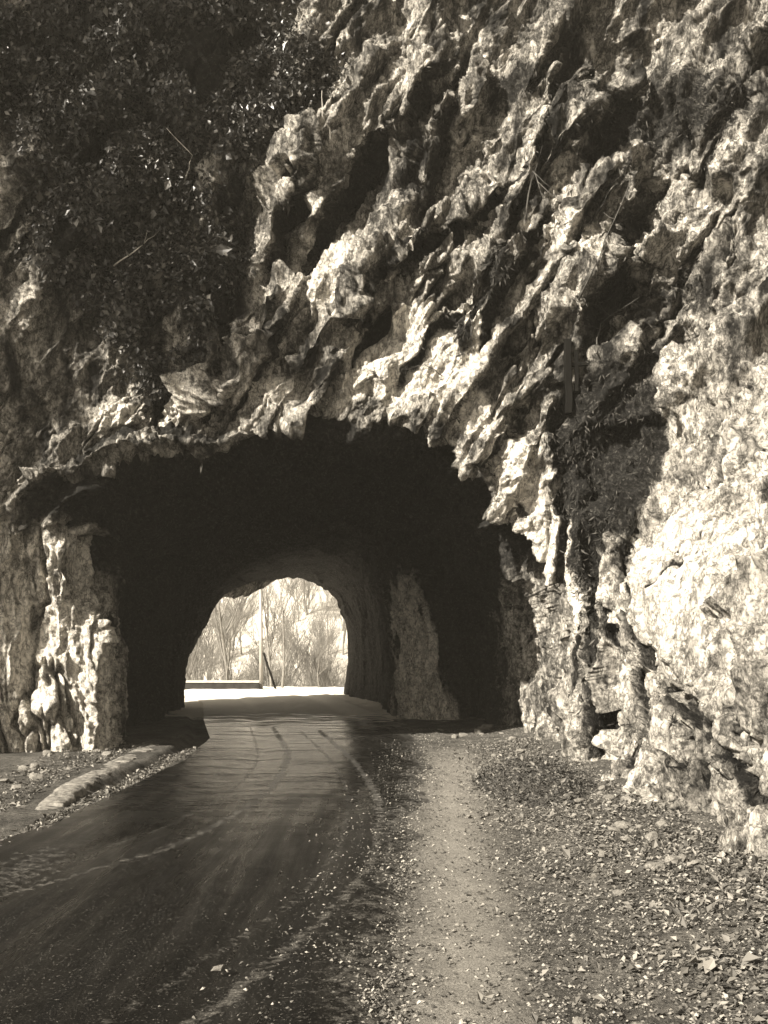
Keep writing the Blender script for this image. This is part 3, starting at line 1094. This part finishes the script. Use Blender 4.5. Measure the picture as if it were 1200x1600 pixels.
# leaves growing over the upper left of the cliff, tufts of moss on the dark bands
g = np.random.default_rng(5)
zone_l = np.zeros(len(P), np.float32)
for a in ((230, 120, 3.4, 2.2, 0, .7, 1.0), (190, 360, 1.5, 2.6, 0, .8, 1.0), (330, 420, .6, 1.5, -10, .8, .8), (260, 560, .9, .9, 0, .9, .35), (420, 130, 1.3, 1.2, 40, .9, .6)):
    zone_l = np.maximum(zone_l, pblob(*a[:6]) * a[6])
zone_l[cut * NJ:] = 0
area = np.ones(len(P))
clump = sstep(-.25, .35, fbm(P * 1.6 + 44, 3))
wgt = zone_l * clump
pr = wgt / wgt.sum()
idx = g.choice(len(P), 42000, p=pr)
pp = V[idx] + Nf[idx] * (0.02 + 0.38 * g.random((len(idx), 1)) ** 1.6 * clump[idx][:, None]) + g.normal(size=(len(idx), 3)) * .04
tag(leaves('ivy', pp, Nf[idx], .05, IVY, None, .5, .55, 1.5, .3, 3), kind='stuff')

wgt = np.clip(moss_shade - zone_l, 0, 1) * outm * (moss_shade > .25)
wgt[cut * NJ:] = 0
idx = g.choice(len(P), 34000, p=wgt / wgt.sum())
pp = V[idx] + g.normal(size=(len(idx), 3)) * .015
tag(leaves('moss_tufts', pp, Nf[idx], .016, TUFT, None, .9, .25, 5.0, .3, 4), kind='stuff')


# shrubs rooted on the ledges of the cliff
def shrub(x, y, w, h, n, label, seed):
    g = np.random.default_rng(seed)
    rnd = random.Random(seed)
    p, nn = surf(x, y, 0.05)
    root = empty('shrub', p)
    tag(root, label, 'shrub', 'shrubs hanging on the cliff')
    mb = MB()
    tips = []
    for k in range(9):
        d = Vector((rnd.uniform(-1, 1) * w, -rnd.uniform(.15, .55), rnd.uniform(-.45, 1) * h))
        pts = [Vector((0, .12, 0))]
        for q in range(1, 6):
            t = q / 5
            pts.append(d * t + Vector((rnd.gauss(0, .04), rnd.gauss(0, .04), rnd.gauss(0, .04) - .25 * h * t * t)))
        mb.tube(pts, [.018 * (1 - .8 * q / 5) for q in range(6)], 5)
        tips += [(pts[q], q / 5) for q in range(1, 6)]
    mb.build('stem', BARK, root, True)
    c = np.array([tuple(tips[i][0]) for i in g.integers(0, len(tips), n)])
    c = c + g.normal(size=(n, 3)) * .13 * np.array([1, .8, 1])
    leaves('foliage', c, np.tile([[-.3, -.5, .6]], (n, 1)), .045, IVY, root, .2, .3, 1.7, .3, seed)


shrub(180, 330, .7, .8, 1800, 'dark leafy shrub overhanging at the far left of the cliff, below the black corner', 21)
shrub(270, 250, .6, .9, 1700, 'dark upright shrub high on the cliff to the left of the diagonal cleft', 22)
shrub(300, 420, .6, .6, 1600, 'leafy shrub low in the dark hollow beside the leaning pale slab', 23)
shrub(200, 470, .6, .6, 1500, 'drooping dark shrub above the left shoulder of the tunnel mouth', 24)
shrub(500, 110, .6, .6, 1200, 'thin dark shrub at the top of the cliff, left of the cleft', 25)


# bare twigs sticking out of the rock
def twig(pts, r, label, side=0, seed=1):
    rnd = random.Random(seed)
    P0 = [surf(a, b, o)[0] for a, b, o in pts]
    root = P0[0].copy()
    mb = MB()
    q = []
    for i in range(len(P0) - 1):
        for k in range(4):
            t = k / 4
            v = P0[i].lerp(P0[i + 1], t) - root
            q.append(v + Vector([rnd.gauss(0, .012) for _ in range(3)]))
    q.append(P0[-1] - root)
    m = len(q)
    mb.tube(q, [r * (1 - .75 * i / (m - 1)) for i in range(m)], 5)
    for s_ in range(side):
        i = rnd.randint(m // 3, m - 2)
        d = (q[i + 1] - q[i]).normalized() * .5 + Vector([rnd.gauss(0, .5) for _ in range(3)])
        L = rnd.uniform(.15, .35)
        mb.tube([q[i], q[i] + d * L * .5, q[i] + d * L + Vector((0, 0, .04))], [r * .45, r * .3, r * .12], 4)
    o = mb.build('twig', TWIG, None, True)
    o.location = root
    tag(o, label, 'twig', 'bare twigs on the cliff')


TWIG = simple('twig_bark', .03, .10, 20, .8, .005)
PTWIG = simple('dry_pale_twig', .35, .5, 20, .8, .005)
twig([(822, 345, .05), (845, 302, .4), (868, 325, .45)], .016, 'dark forked twig in front of the pale blocks high on the right of the cliff', 4, 1)
twig([(905, 470, .05), (930, 420, .3), (975, 300, .3)], .018, 'long dark twig running up beside the smooth pale slab', 2, 2)
TW = TWIG; TWIG = PTWIG
twig([(165, 416, .25), (205, 395, .5), (258, 378, .5)], .014, 'pale bare twig lying slanted across the dark leaves at the left', 1, 3)
twig([(302, 292, .2), (288, 240, .4), (282, 228, .4)], .012, 'short pale twig standing upright in the dark hollow', 0, 4)
twig([(528, 232, .2), (515, 200, .4), (512, 170, .45)], .012, 'thin pale twig by the diagonal cleft', 0, 5)
TWIG = TW
twig([(938, 560, .1), (960, 520, .4), (1010, 470, .4)], .014, 'dark twig slanting over the mossy hollow right of the wooden post', 3, 6)
twig([(690, 590, .03), (665, 575, .1), (640, 570, .12)], .008, 'fine dark twig on the bright boss over the arch', 3, 7)

# wooden post with a cross arm let into the rock
p, nn = surf(888, 640, .10)
yp = min(surf(888, 560, .06)[0].y, surf(888, 600, .06)[0].y, p.y) - .04
post = empty('wooden_post', at(888, 645, yp))
tag(post, 'dark weathered wooden post with a short cross arm standing against the rock wall', 'post')


def beam(name, a, b, w, d, mat, parent, wob=.006, seed=3, seg=8):
    rnd = random.Random(seed)
    a, b = Vector(a), Vector(b)
    t = (b - a).normalized()
    u_ = Vector((0, 1, 0)); v_ = t.cross(u_).normalized()
    vs_, fs = [], []
    prof = [(-1, -.8), (-.8, -1), (.8, -1), (1, -.8), (1, .8), (.8, 1), (-.8, 1), (-1, .8)]
    for i in range(seg + 1):
        c = a.lerp(b, i / seg) + Vector([rnd.gauss(0, wob) for _ in range(3)])
        for x_, y_ in prof:
            vs_.append(c + v_ * x_ * w / 2 + u_ * y_ * d / 2)
    for i in range(seg):
        for k in range(8):
            fs.append((i * 8 + k, i * 8 + (k + 1) % 8, (i + 1) * 8 + (k + 1) % 8, (i + 1) * 8 + k))
    fs.append(tuple(range(8))[::-1]); fs.append(tuple(seg * 8 + k for k in range(8)))
    mb = MB(); mb.add(vs_, fs)
    return mb.build(name, mat, parent)


k_ = yp / 1600
beam('upright', (0, 0, 0), (-.01, 0, 114 * k_), 11 * k_, .11, WOOD, post)
beam('cross_arm', (.06, .03, 76 * k_), (54 * k_, .02, 79 * k_), 6 * k_, .05, WOOD, post, .003, 4)
beam('stay', (14 * k_, .03, 34 * k_), (13 * k_, .03, 98 * k_), 6 * k_, .05, WOOD, post, .003, 5)

# ------------------------------------------------------------------ kerb, fallen stones, litter
STONE = simple('kerb_stone', .035, .26, 14, .9, .04)
DSTONE = simple('fallen_stone', .07, .28, 6, .9, .03)


def kerb():
    g = np.random.default_rng(8)
    ks = np.linspace(10.4, 17.5, 560)
    prof = np.array([(-.02, -.05), (.0, .04), (.01, .08), (.02, .115), (.05, .13), (.12, .135), (.19, .135), (.26, .13), (.31, .12), (.33, .08), (.34, -.05)])
    xk = np.interp(ks, [8, 11.8, 17.2, 17.6], [-3.50, -3.52, -3.80, -3.86])
    vv = np.zeros((len(ks), len(prof), 3))
    vv[..., 0] = xk[:, None] - prof[None, :, 0] * 1.0
    vv[..., 1] = ks[:, None]
    vv[..., 2] = prof[None, :, 1] - .17 * sstep(12.3, 10.6, ks)[:, None]
    j = np.abs((ks * 1.15) % 1 - .5) < .45
    q = vv.reshape(-1, 3)
    n = fbm(q * 2.2, 3) * .05 + facets(q / .16, 1, .5, 3)[0] * .05 + fbm(q * 20, 3) * .012
    m = np.repeat(~j, len(prof))
    q = q + np.stack([n, n * 0, n * .35 - m * .05], 1)
    F = grid_faces(len(ks), len(prof))
    o = mesh_np('kerb', q, F, STONE)
    tag(o, 'low rough pale stone kerb along the left edge of the road before the tunnel', 'kerb')


kerb()


def stone_mesh(name, seed, sub=3):
    import bmesh
    bm = bmesh.new()
    bmesh.ops.create_icosphere(bm, subdivisions=sub, radius=1)
    co = np.array([v.co[:] for v in bm.verts])
    h, e, _ = facets(co * 1.2 + seed * 3.1, 1.0, .3, seed)
    g_ = np.random.default_rng(seed)
    # planar chips
    for _ in range(9):
        d = g_.normal(size=3); d /= np.linalg.norm(d)
        lim = g_.uniform(.55, .85)
        ex = np.maximum(co @ d - lim, 0)
        co = co - ex[:, None] * d
    co = co * (1 + .10 * h[:, None] + .05 * fbm(co * 3 + seed, 3)[:, None])
    for v, c in zip(bm.verts, co):
        v.co = c
    me = bpy.data.meshes.new(name)
    bm.to_mesh(me); bm.free()
    me.materials.append(DSTONE)
    return me


stones = [stone_mesh('fallen_stone', s_) for s_ in range(5)]
rnd = random.Random(4)
spots = []
for k in range(46):
    yy = rnd.uniform(7.2, 15.6)
    spots.append((rnd.gauss(2.25, .22) - .12 * (yy < 10), yy, rnd.uniform(.03, .085), 'r'))
for k in range(16):
    spots.append((rnd.uniform(1.2, 2.4), rnd.uniform(16, 23), rnd.uniform(.04, .11), 't'))
for k in range(22):
    yy = rnd.uniform(10.5, 17.2)
    spots.append((rnd.uniform(-5.2, -4.2), yy, rnd.uniform(.04, .10), 'l'))
for k in range(26):
    yy = rnd.uniform(4.6, 12)
    spots.append((rnd.uniform(.6, 2.2), yy, rnd.uniform(.014, .034), 'v'))
SL = {'r': ('small pale fallen stone lying at the foot of the right-hand rock wall', 'fallen stones along the right wall'),
      't': ('fallen stone on the tunnel floor against the right wall inside the mouth', 'fallen stones just inside the tunnel'),
      'l': ('fallen stone in the rubble between the kerb and the left rock pillar', 'fallen stones behind the kerb'),
      'v': ('small loose stone lying on the gravel verge', 'loose stones on the verge')}
for i, (x, y, s_, c) in enumerate(spots):
    o = bpy.data.objects.new('fallen_stone', stones[i % 5])
    C.objects.link(o)
    o.location = (x, y, gh(x, y) + s_ * .35)
    o.scale = (s_ * rnd.uniform(.8, 1.5), s_ * rnd.uniform(.8, 1.4), s_ * rnd.uniform(.5, .9))
    o.rotation_euler = (rnd.uniform(-.3, .3), rnd.uniform(-.3, .3), rnd.uniform(0, 6.28))
    tag(o, SL[c][0], 'stone', SL[c][1])
# one pale stone on the tar in the foreground
o = bpy.data.objects.new('fallen_stone', stones[2]); C.objects.link(o)
q = at(341, 1533, 5.35)
o.location = (q.x, q.y, .05); o.scale = (.03, .055, .018); o.rotation_euler = (0, 0, -.5)
tag(o, 'single pale stone lying on the dark tar in the foreground', 'stone')


def ghv(x, y):
    return ground_h(x, y) + fbm(np.stack([x, y, x * 0], 1) * 1.1, 3) * .035


def pebbles(name, x, y, z, size, mat, seed):
    g = np.random.default_rng(seed)
    n = len(x)
    s = size * np.minimum(np.exp(g.normal(size=n) * .6), 2.6)
    base = np.array([(1, 0, 0), (0, 1, 0), (-1, 0, 0), (0, -1, 0), (0, 0, .7), (0, 0, -.6)], float)
    vv = base[None] * (1 + .5 * (g.random((n, 6, 1)) - .5)) * s[:, None, None]
    an = g.random(n) * 6.28
    ca, sa = np.cos(an)[:, None], np.sin(an)[:, None]
    tl = g.normal(size=(n, 1)) * .5
    X = vv[..., 0] * ca - vv[..., 1] * sa
    Y = vv[..., 0] * sa + vv[..., 1] * ca
    Z = vv[..., 2] + X * tl
    pts = np.stack([X + x[:, None], Y + y[:, None], Z + (z + s * .25)[:, None]], -1).reshape(-1, 3)
    f = np.array([(0, 1, 4), (1, 2, 4), (2, 3, 4), (3, 0, 4), (1, 0, 5), (2, 1, 5), (3, 2, 5), (0, 3, 5)])
    F = (np.arange(n)[:, None, None] * 6 + f[None]).reshape(-1, 3)
    return mesh_np(name, pts, F, mat, None, smooth=False)


PEB = leaf_mat('gravel_stones', .02, .32, .85, .25, .35)
g = np.random.default_rng(19)
# gravel on the verge, denser near the viewer; sparser stones thrown on the tar
n = 76000
yy = 3.8 + 19 * g.random(n) ** 1.9
l, r = road_edges(yy)
xx = r - .25 + (3.2 - r + .25) * g.random(n)
trc = np.interp(yy, [0, 5, 8, 11, 16, 20], [.30, .42, .60, .75, 1.15, 1.4])
keep = g.random(n) > .72 * np.exp(-((xx - trc) / .35) ** 2)
xx, yy = xx[keep], yy[keep]
tag(pebbles('gravel', xx, yy, ghv(xx, yy), .0062, PEB, 2), kind='stuff')
n = 6000
yy = 3.6 + 16 * g.random(n) ** 2.2
l, r = road_edges(yy)
xx = r - np.abs(g.normal(size=n)) * .38 - .02
xx = np.maximum(xx, l + .1)
tag(pebbles('loose_grit', xx, yy, xx * 0 + .03, .0055, PEB, 3), kind='stuff')
# dead leaves
n = 30000
yy = 4.0 + 15 * g.random(n) ** 1.5
l, r = road_edges(yy)
xx = 2.75 - np.abs(g.normal(size=n)) * .75
nz = fbm(np.stack([xx, yy, xx * 0], 1) * 1.4 + 9, 3)
keep = (xx > trc.min()) & (xx > r + .35) & (g.random(n) < .35 + .6 * sstep(-.3, .4, nz))
keep &= (((xx - 1.98) / .75) ** 2 + ((yy - 13.1) / 1.9) ** 2 > 1)
xx, yy = xx[keep], yy[keep]
m = 2600
x2 = -4.0 - np.abs(g.normal(size=m)) * .5; y2 = g.uniform(9, 17.5, m)
x3 = -3.2 - g.random(m) * .25; y3 = g.uniform(8.5, 18, m)
xx = np.concatenate([xx, x2, x3]); yy = np.concatenate([yy, y2, y3])
zz = ghv(xx, yy) + .008 + g.random(len(xx)) * .02
tag(leaves('leaf_litter', np.stack([xx, yy, zz], 1), np.tile([[0, 0, 1.]], (len(xx), 1)), .022, DRYLEAF, None, 0, 1.1, 1.7, .5, 6), kind='stuff')

# heap of dark swept leaves and earth at the foot of the wall
heap = empty('debris_heap', (1.98, 13.1, gh(1.98, 13.1) - .03))
tag(heap, 'low dark heap of swept leaves and earth at the foot of the right wall', 'debris heap')
uu, aa = np.meshgrid(np.linspace(0.02, 1, 40), np.linspace(0, 2 * math.pi, 97))
hx, hy = .80 * uu * np.cos(aa), 2.0 * uu * np.sin(aa)
hzz = .30 * (1 - uu ** 2) ** 1.3
q = np.stack([hx.ravel(), hy.ravel(), hzz.ravel()], 1)
q[:, 2] += fbm(q * 4, 4) * .035 * (1 - uu.ravel()) + fbm(q * 16, 2) * .01 - .02
HEAPM = simple('dark_leaf_mould', .015, .06, 25, .95, .03)
mesh_np('mound', q, grid_faces(97, 40), HEAPM, heap)
g = np.random.default_rng(6)
rr = g.random(7000) ** .5; ta = g.random(7000) * 6.28
lp = np.stack([.84 * rr * np.cos(ta), 2.06 * rr * np.sin(ta), .30 * np.clip(1 - rr ** 2, 0, 1) ** 1.3 + .01 + .02 * g.random(7000)], 1)
lf = leaves('leaves', lp, np.tile([[0, 0, 1.]], (7000, 1)), .020, leaf_mat('mouldy_leaves', .012, .16, .7, .3), heap, 0, .8, 1.8, .5, 9)
lf['kind'] = 'stuff'

# ------------------------------------------------------------------ beyond the far mouth
PAR = simple('dark_parapet_stone', .010, .03, 5, .9, .03)
CAP = simple('pale_coping', .3, .5, 6, .9, .01)
par = empty('parapet', at(290, 1079, 40))
tag(par, 'low dark masonry parapet with a pale coping beyond the tunnel', 'parapet wall')
x0, x1 = -6.0, at(404, 1070, 40).x - par.location.x
mb = MB()
def box(mb, x0, x1, y0, y1, z0, z1):
    mb.add([(x0, y0, z0), (x1, y0, z0), (x1, y1, z0), (x0, y1, z0), (x0, y0, z1), (x1, y0, z1), (x1, y1, z1), (x0, y1, z1)],
           [(0, 3, 2, 1), (4, 5, 6, 7), (0, 1, 5, 4), (1, 2, 6, 5), (2, 3, 7, 6), (3, 0, 4, 7)])
box(mb, x0, x1, 0, .35, -.5, .31)
mb.build('wall_body', PAR, par)
mb = MB(); box(mb, x0, x1 + .03, -.04, .39, .312, .39)
mb.build('coping', CAP, par)
pole = empty('utility_pole', at(408, 1079, 40.6))
tag(pole, 'tall straight bare wooden pole at the end of the parapet beyond the tunnel', 'pole')
mb = MB(); mb.tube([(0, 0, -.3), (0, 0, 2.5), (-.03, 0, 4.1)], [.075, .065, .05], 10)
mb.build('shaft', simple('pole_wood', .22, .4, 8, .8, .01, stretch=(1, 1, .2)), pole, True)
mb = MB(); mb.tube([(.10, -.05, 1.5), (.62, -.2, .0)], [.04, .045], 8)
mb.build('leaning_stay', WOOD, pole, True)


def bare_tree(seed, h, spread=.5, lean=0.0, dens=1.0):
    """trunk plus limbs splitting into fine twigs; returns the two meshes"""
    rnd = random.Random(seed)
    tr, cr = MB(), MB()
    def grow(p, d, L, r, lev, mb):
        n_ = 4
        pts = [p]; rad = [r]
        for i in range(n_):
            d = (d + Vector([rnd.gauss(0, .10) for _ in range(3)]) + Vector((0, 0, .07))).normalized()
            pts.append(pts[-1] + d * L / n_); rad.append(r * (1 - .55 * (i + 1) / n_))
        mb.tube(pts, rad, 6 if lev == 0 else (4 if lev < 3 else 3), cap=False)
        if lev >= 4 or r < .004:
            return
        kids = int((7 if lev == 0 else 5 if lev < 3 else 4) * dens)
        for k in range(kids):
            t = rnd.uniform(.28 if lev == 0 else .15, 1.0) * n_
            i = min(int(t), n_ - 1)
            q = pts[i].lerp(pts[i + 1], t - i)
            a = rnd.uniform(0, 6.28)
            side = Vector((math.cos(a), math.sin(a), 0))
            dd = (d * 1.0 + side * rnd.uniform(spread * .7, spread * 1.5) + Vector((0, 0, .15))).normalized()
            grow(q, dd, L * rnd.uniform(.42, .66), max(rad[i] * rnd.uniform(.4, .6), .006), lev + 1, cr)
    grow(Vector((0, 0, -.3)), Vector((lean, 0, 1)).normalized(), h * .72, h * .013, 0, tr)
    return tr, cr


protos = []
for sd_, hh, sp in ((1, 6.2, .42), (2, 6.5, .5), (3, 5.5, .6), (4, 3.2, .8)):
    tr, cr = bare_tree(sd_, hh, sp)
    root = empty('bare_tree', (0, 0, 0))
    a = tr.build('trunk', PALEBARK, root, True)
    b = cr.build('branches', PALEBARK, root, True)
    protos.append((root, a, b, hh))
used = [False] * 4


def put_tree(k, loc, s_, rz, label, group):
    root, a, b, _ = protos[k]
    if not used[k]:
        used[k] = True
        o = root
    else:
        o = root.copy(); C.objects.link(o)
        for ch in (a, b):
            c = ch.copy(); C.objects.link(c); c.parent = o
    o.location = loc; o.scale = (s_, s_, s_); o.rotation_euler = (0, 0, rz)
    tag(o, label, 'tree', group)


G1 = 'bare trees just beyond the parapet'
def tr_at(k, x, Y, s_, rz, label):
    X = (x - 600) / 1600 * Y
    put_tree(k, (X, Y, gh(X, Y) - .05), s_, rz, label, G1)
tr_at(0, 440, 42.5, 0.8, .3, 'slender bare tree right of the pole, the nearest and clearest trunk in the opening')
tr_at(1, 424, 44.5, .85, 2.1, 'slim bare tree close behind the leaning stay of the pole')
tr_at(2, 352, 48, 1.5, 4.0, 'wide bare tree rising behind the parapet, left of the pole')
tr_at(3, 498, 42.5, 0.7, 1.0, 'low many-branched bare bush at the right foot of the opening')
G2 = 'bare woodland trees on the far slope'
rnd = random.Random(77)
fard = []
for k in range(50):
    Y = rnd.uniform(52, 95)
    X = rnd.uniform(-.205, -.03) * Y
    fard.append((Y, X))
for Y, X in sorted(fard):
    put_tree(rnd.choice((0, 1, 2, 2, 3)), (X, Y, gh(X, Y) - .1), rnd.uniform(1.0, 1.7), rnd.uniform(0, 6.28),
             'one of the many pale leafless trees crowding the slope across the valley', G2)

# ------------------------------------------------------------------ unseen evergreen, added on the left bank to shade the top of the cliff
def evergreen(x, y, z0, h, r, n, label, seed):
    g = np.random.default_rng(seed)
    zb = gh(x, y)
    root = empty('shade_evergreen', (x, y, zb))
    tag(root, label, 'tree', 'unseen evergreens added for shade')
    mb = MB()
    mb.tube([(0, 0, -.3), (.1, 0, h * .5), (0, .1, h)], [.28, .18, .03], 8)
    mb.build('trunk', BARK, root, True)
    mb = MB(); cs_ = []
    for k in range(60):
        zz = z0 + (h - z0) * g.random()
        rr = r * (1 - .75 * (zz - z0) / (h - z0)) * g.uniform(.7, 1.1)
        a = g.random() * 6.28
        tip = Vector((math.cos(a) * rr, math.sin(a) * rr, zz - .1 * rr))
        mb.tube([(0, 0, zz), tip * .5 + Vector((0, 0, zz * .5 + .15)), tip], [.05, .03, .01], 4)
        for q in range(8):
            t = g.uniform(.25, 1)
            cs_.append(((1 - t) * np.array([0, 0, zz]) + t * np.array(tip), .35 * (1.2 - .5 * t)))
    mb.build('limb', BARK, root, True)
    ii = g.integers(0, len(cs_), n)
    c = np.array([cs_[i][0] for i in ii]) + g.normal(size=(n, 3)) * np.array([cs_[i][1] for i in ii])[:, None] * np.array([1, 1, .6])
    leaves('crown', c, np.tile([[0, 0, 1.]], (n, 1)), .13, IVY, root, .1, .5, 1.8, .2, seed)


evergreen(-16.4, 6.0, 15.6, 27.5, 4.6, 17000, 'tall unseen evergreen added on the left bank to shade the cliff', 31)

# ------------------------------------------------------------------ air
hz = bpy.data.materials.new('thin_haze'); hz.use_nodes = True
t = hz.node_tree; t.nodes.clear()
o_ = t.nodes.new('ShaderNodeOutputMaterial'); v_ = t.nodes.new('ShaderNodeVolumePrincipled')
v_.inputs['Density'].default_value = 0.0012
v_.inputs['Color'].default_value = (.95, .90, .78, 1)
v_.inputs['Anisotropy'].default_value = 0.2
t.links.new(v_.outputs[0], o_.inputs['Volume'])
mb = MB(); box(mb, -340, 340, -70, 440, -12, 36)
tag(mb.build('haze', hz), kind='stuff')
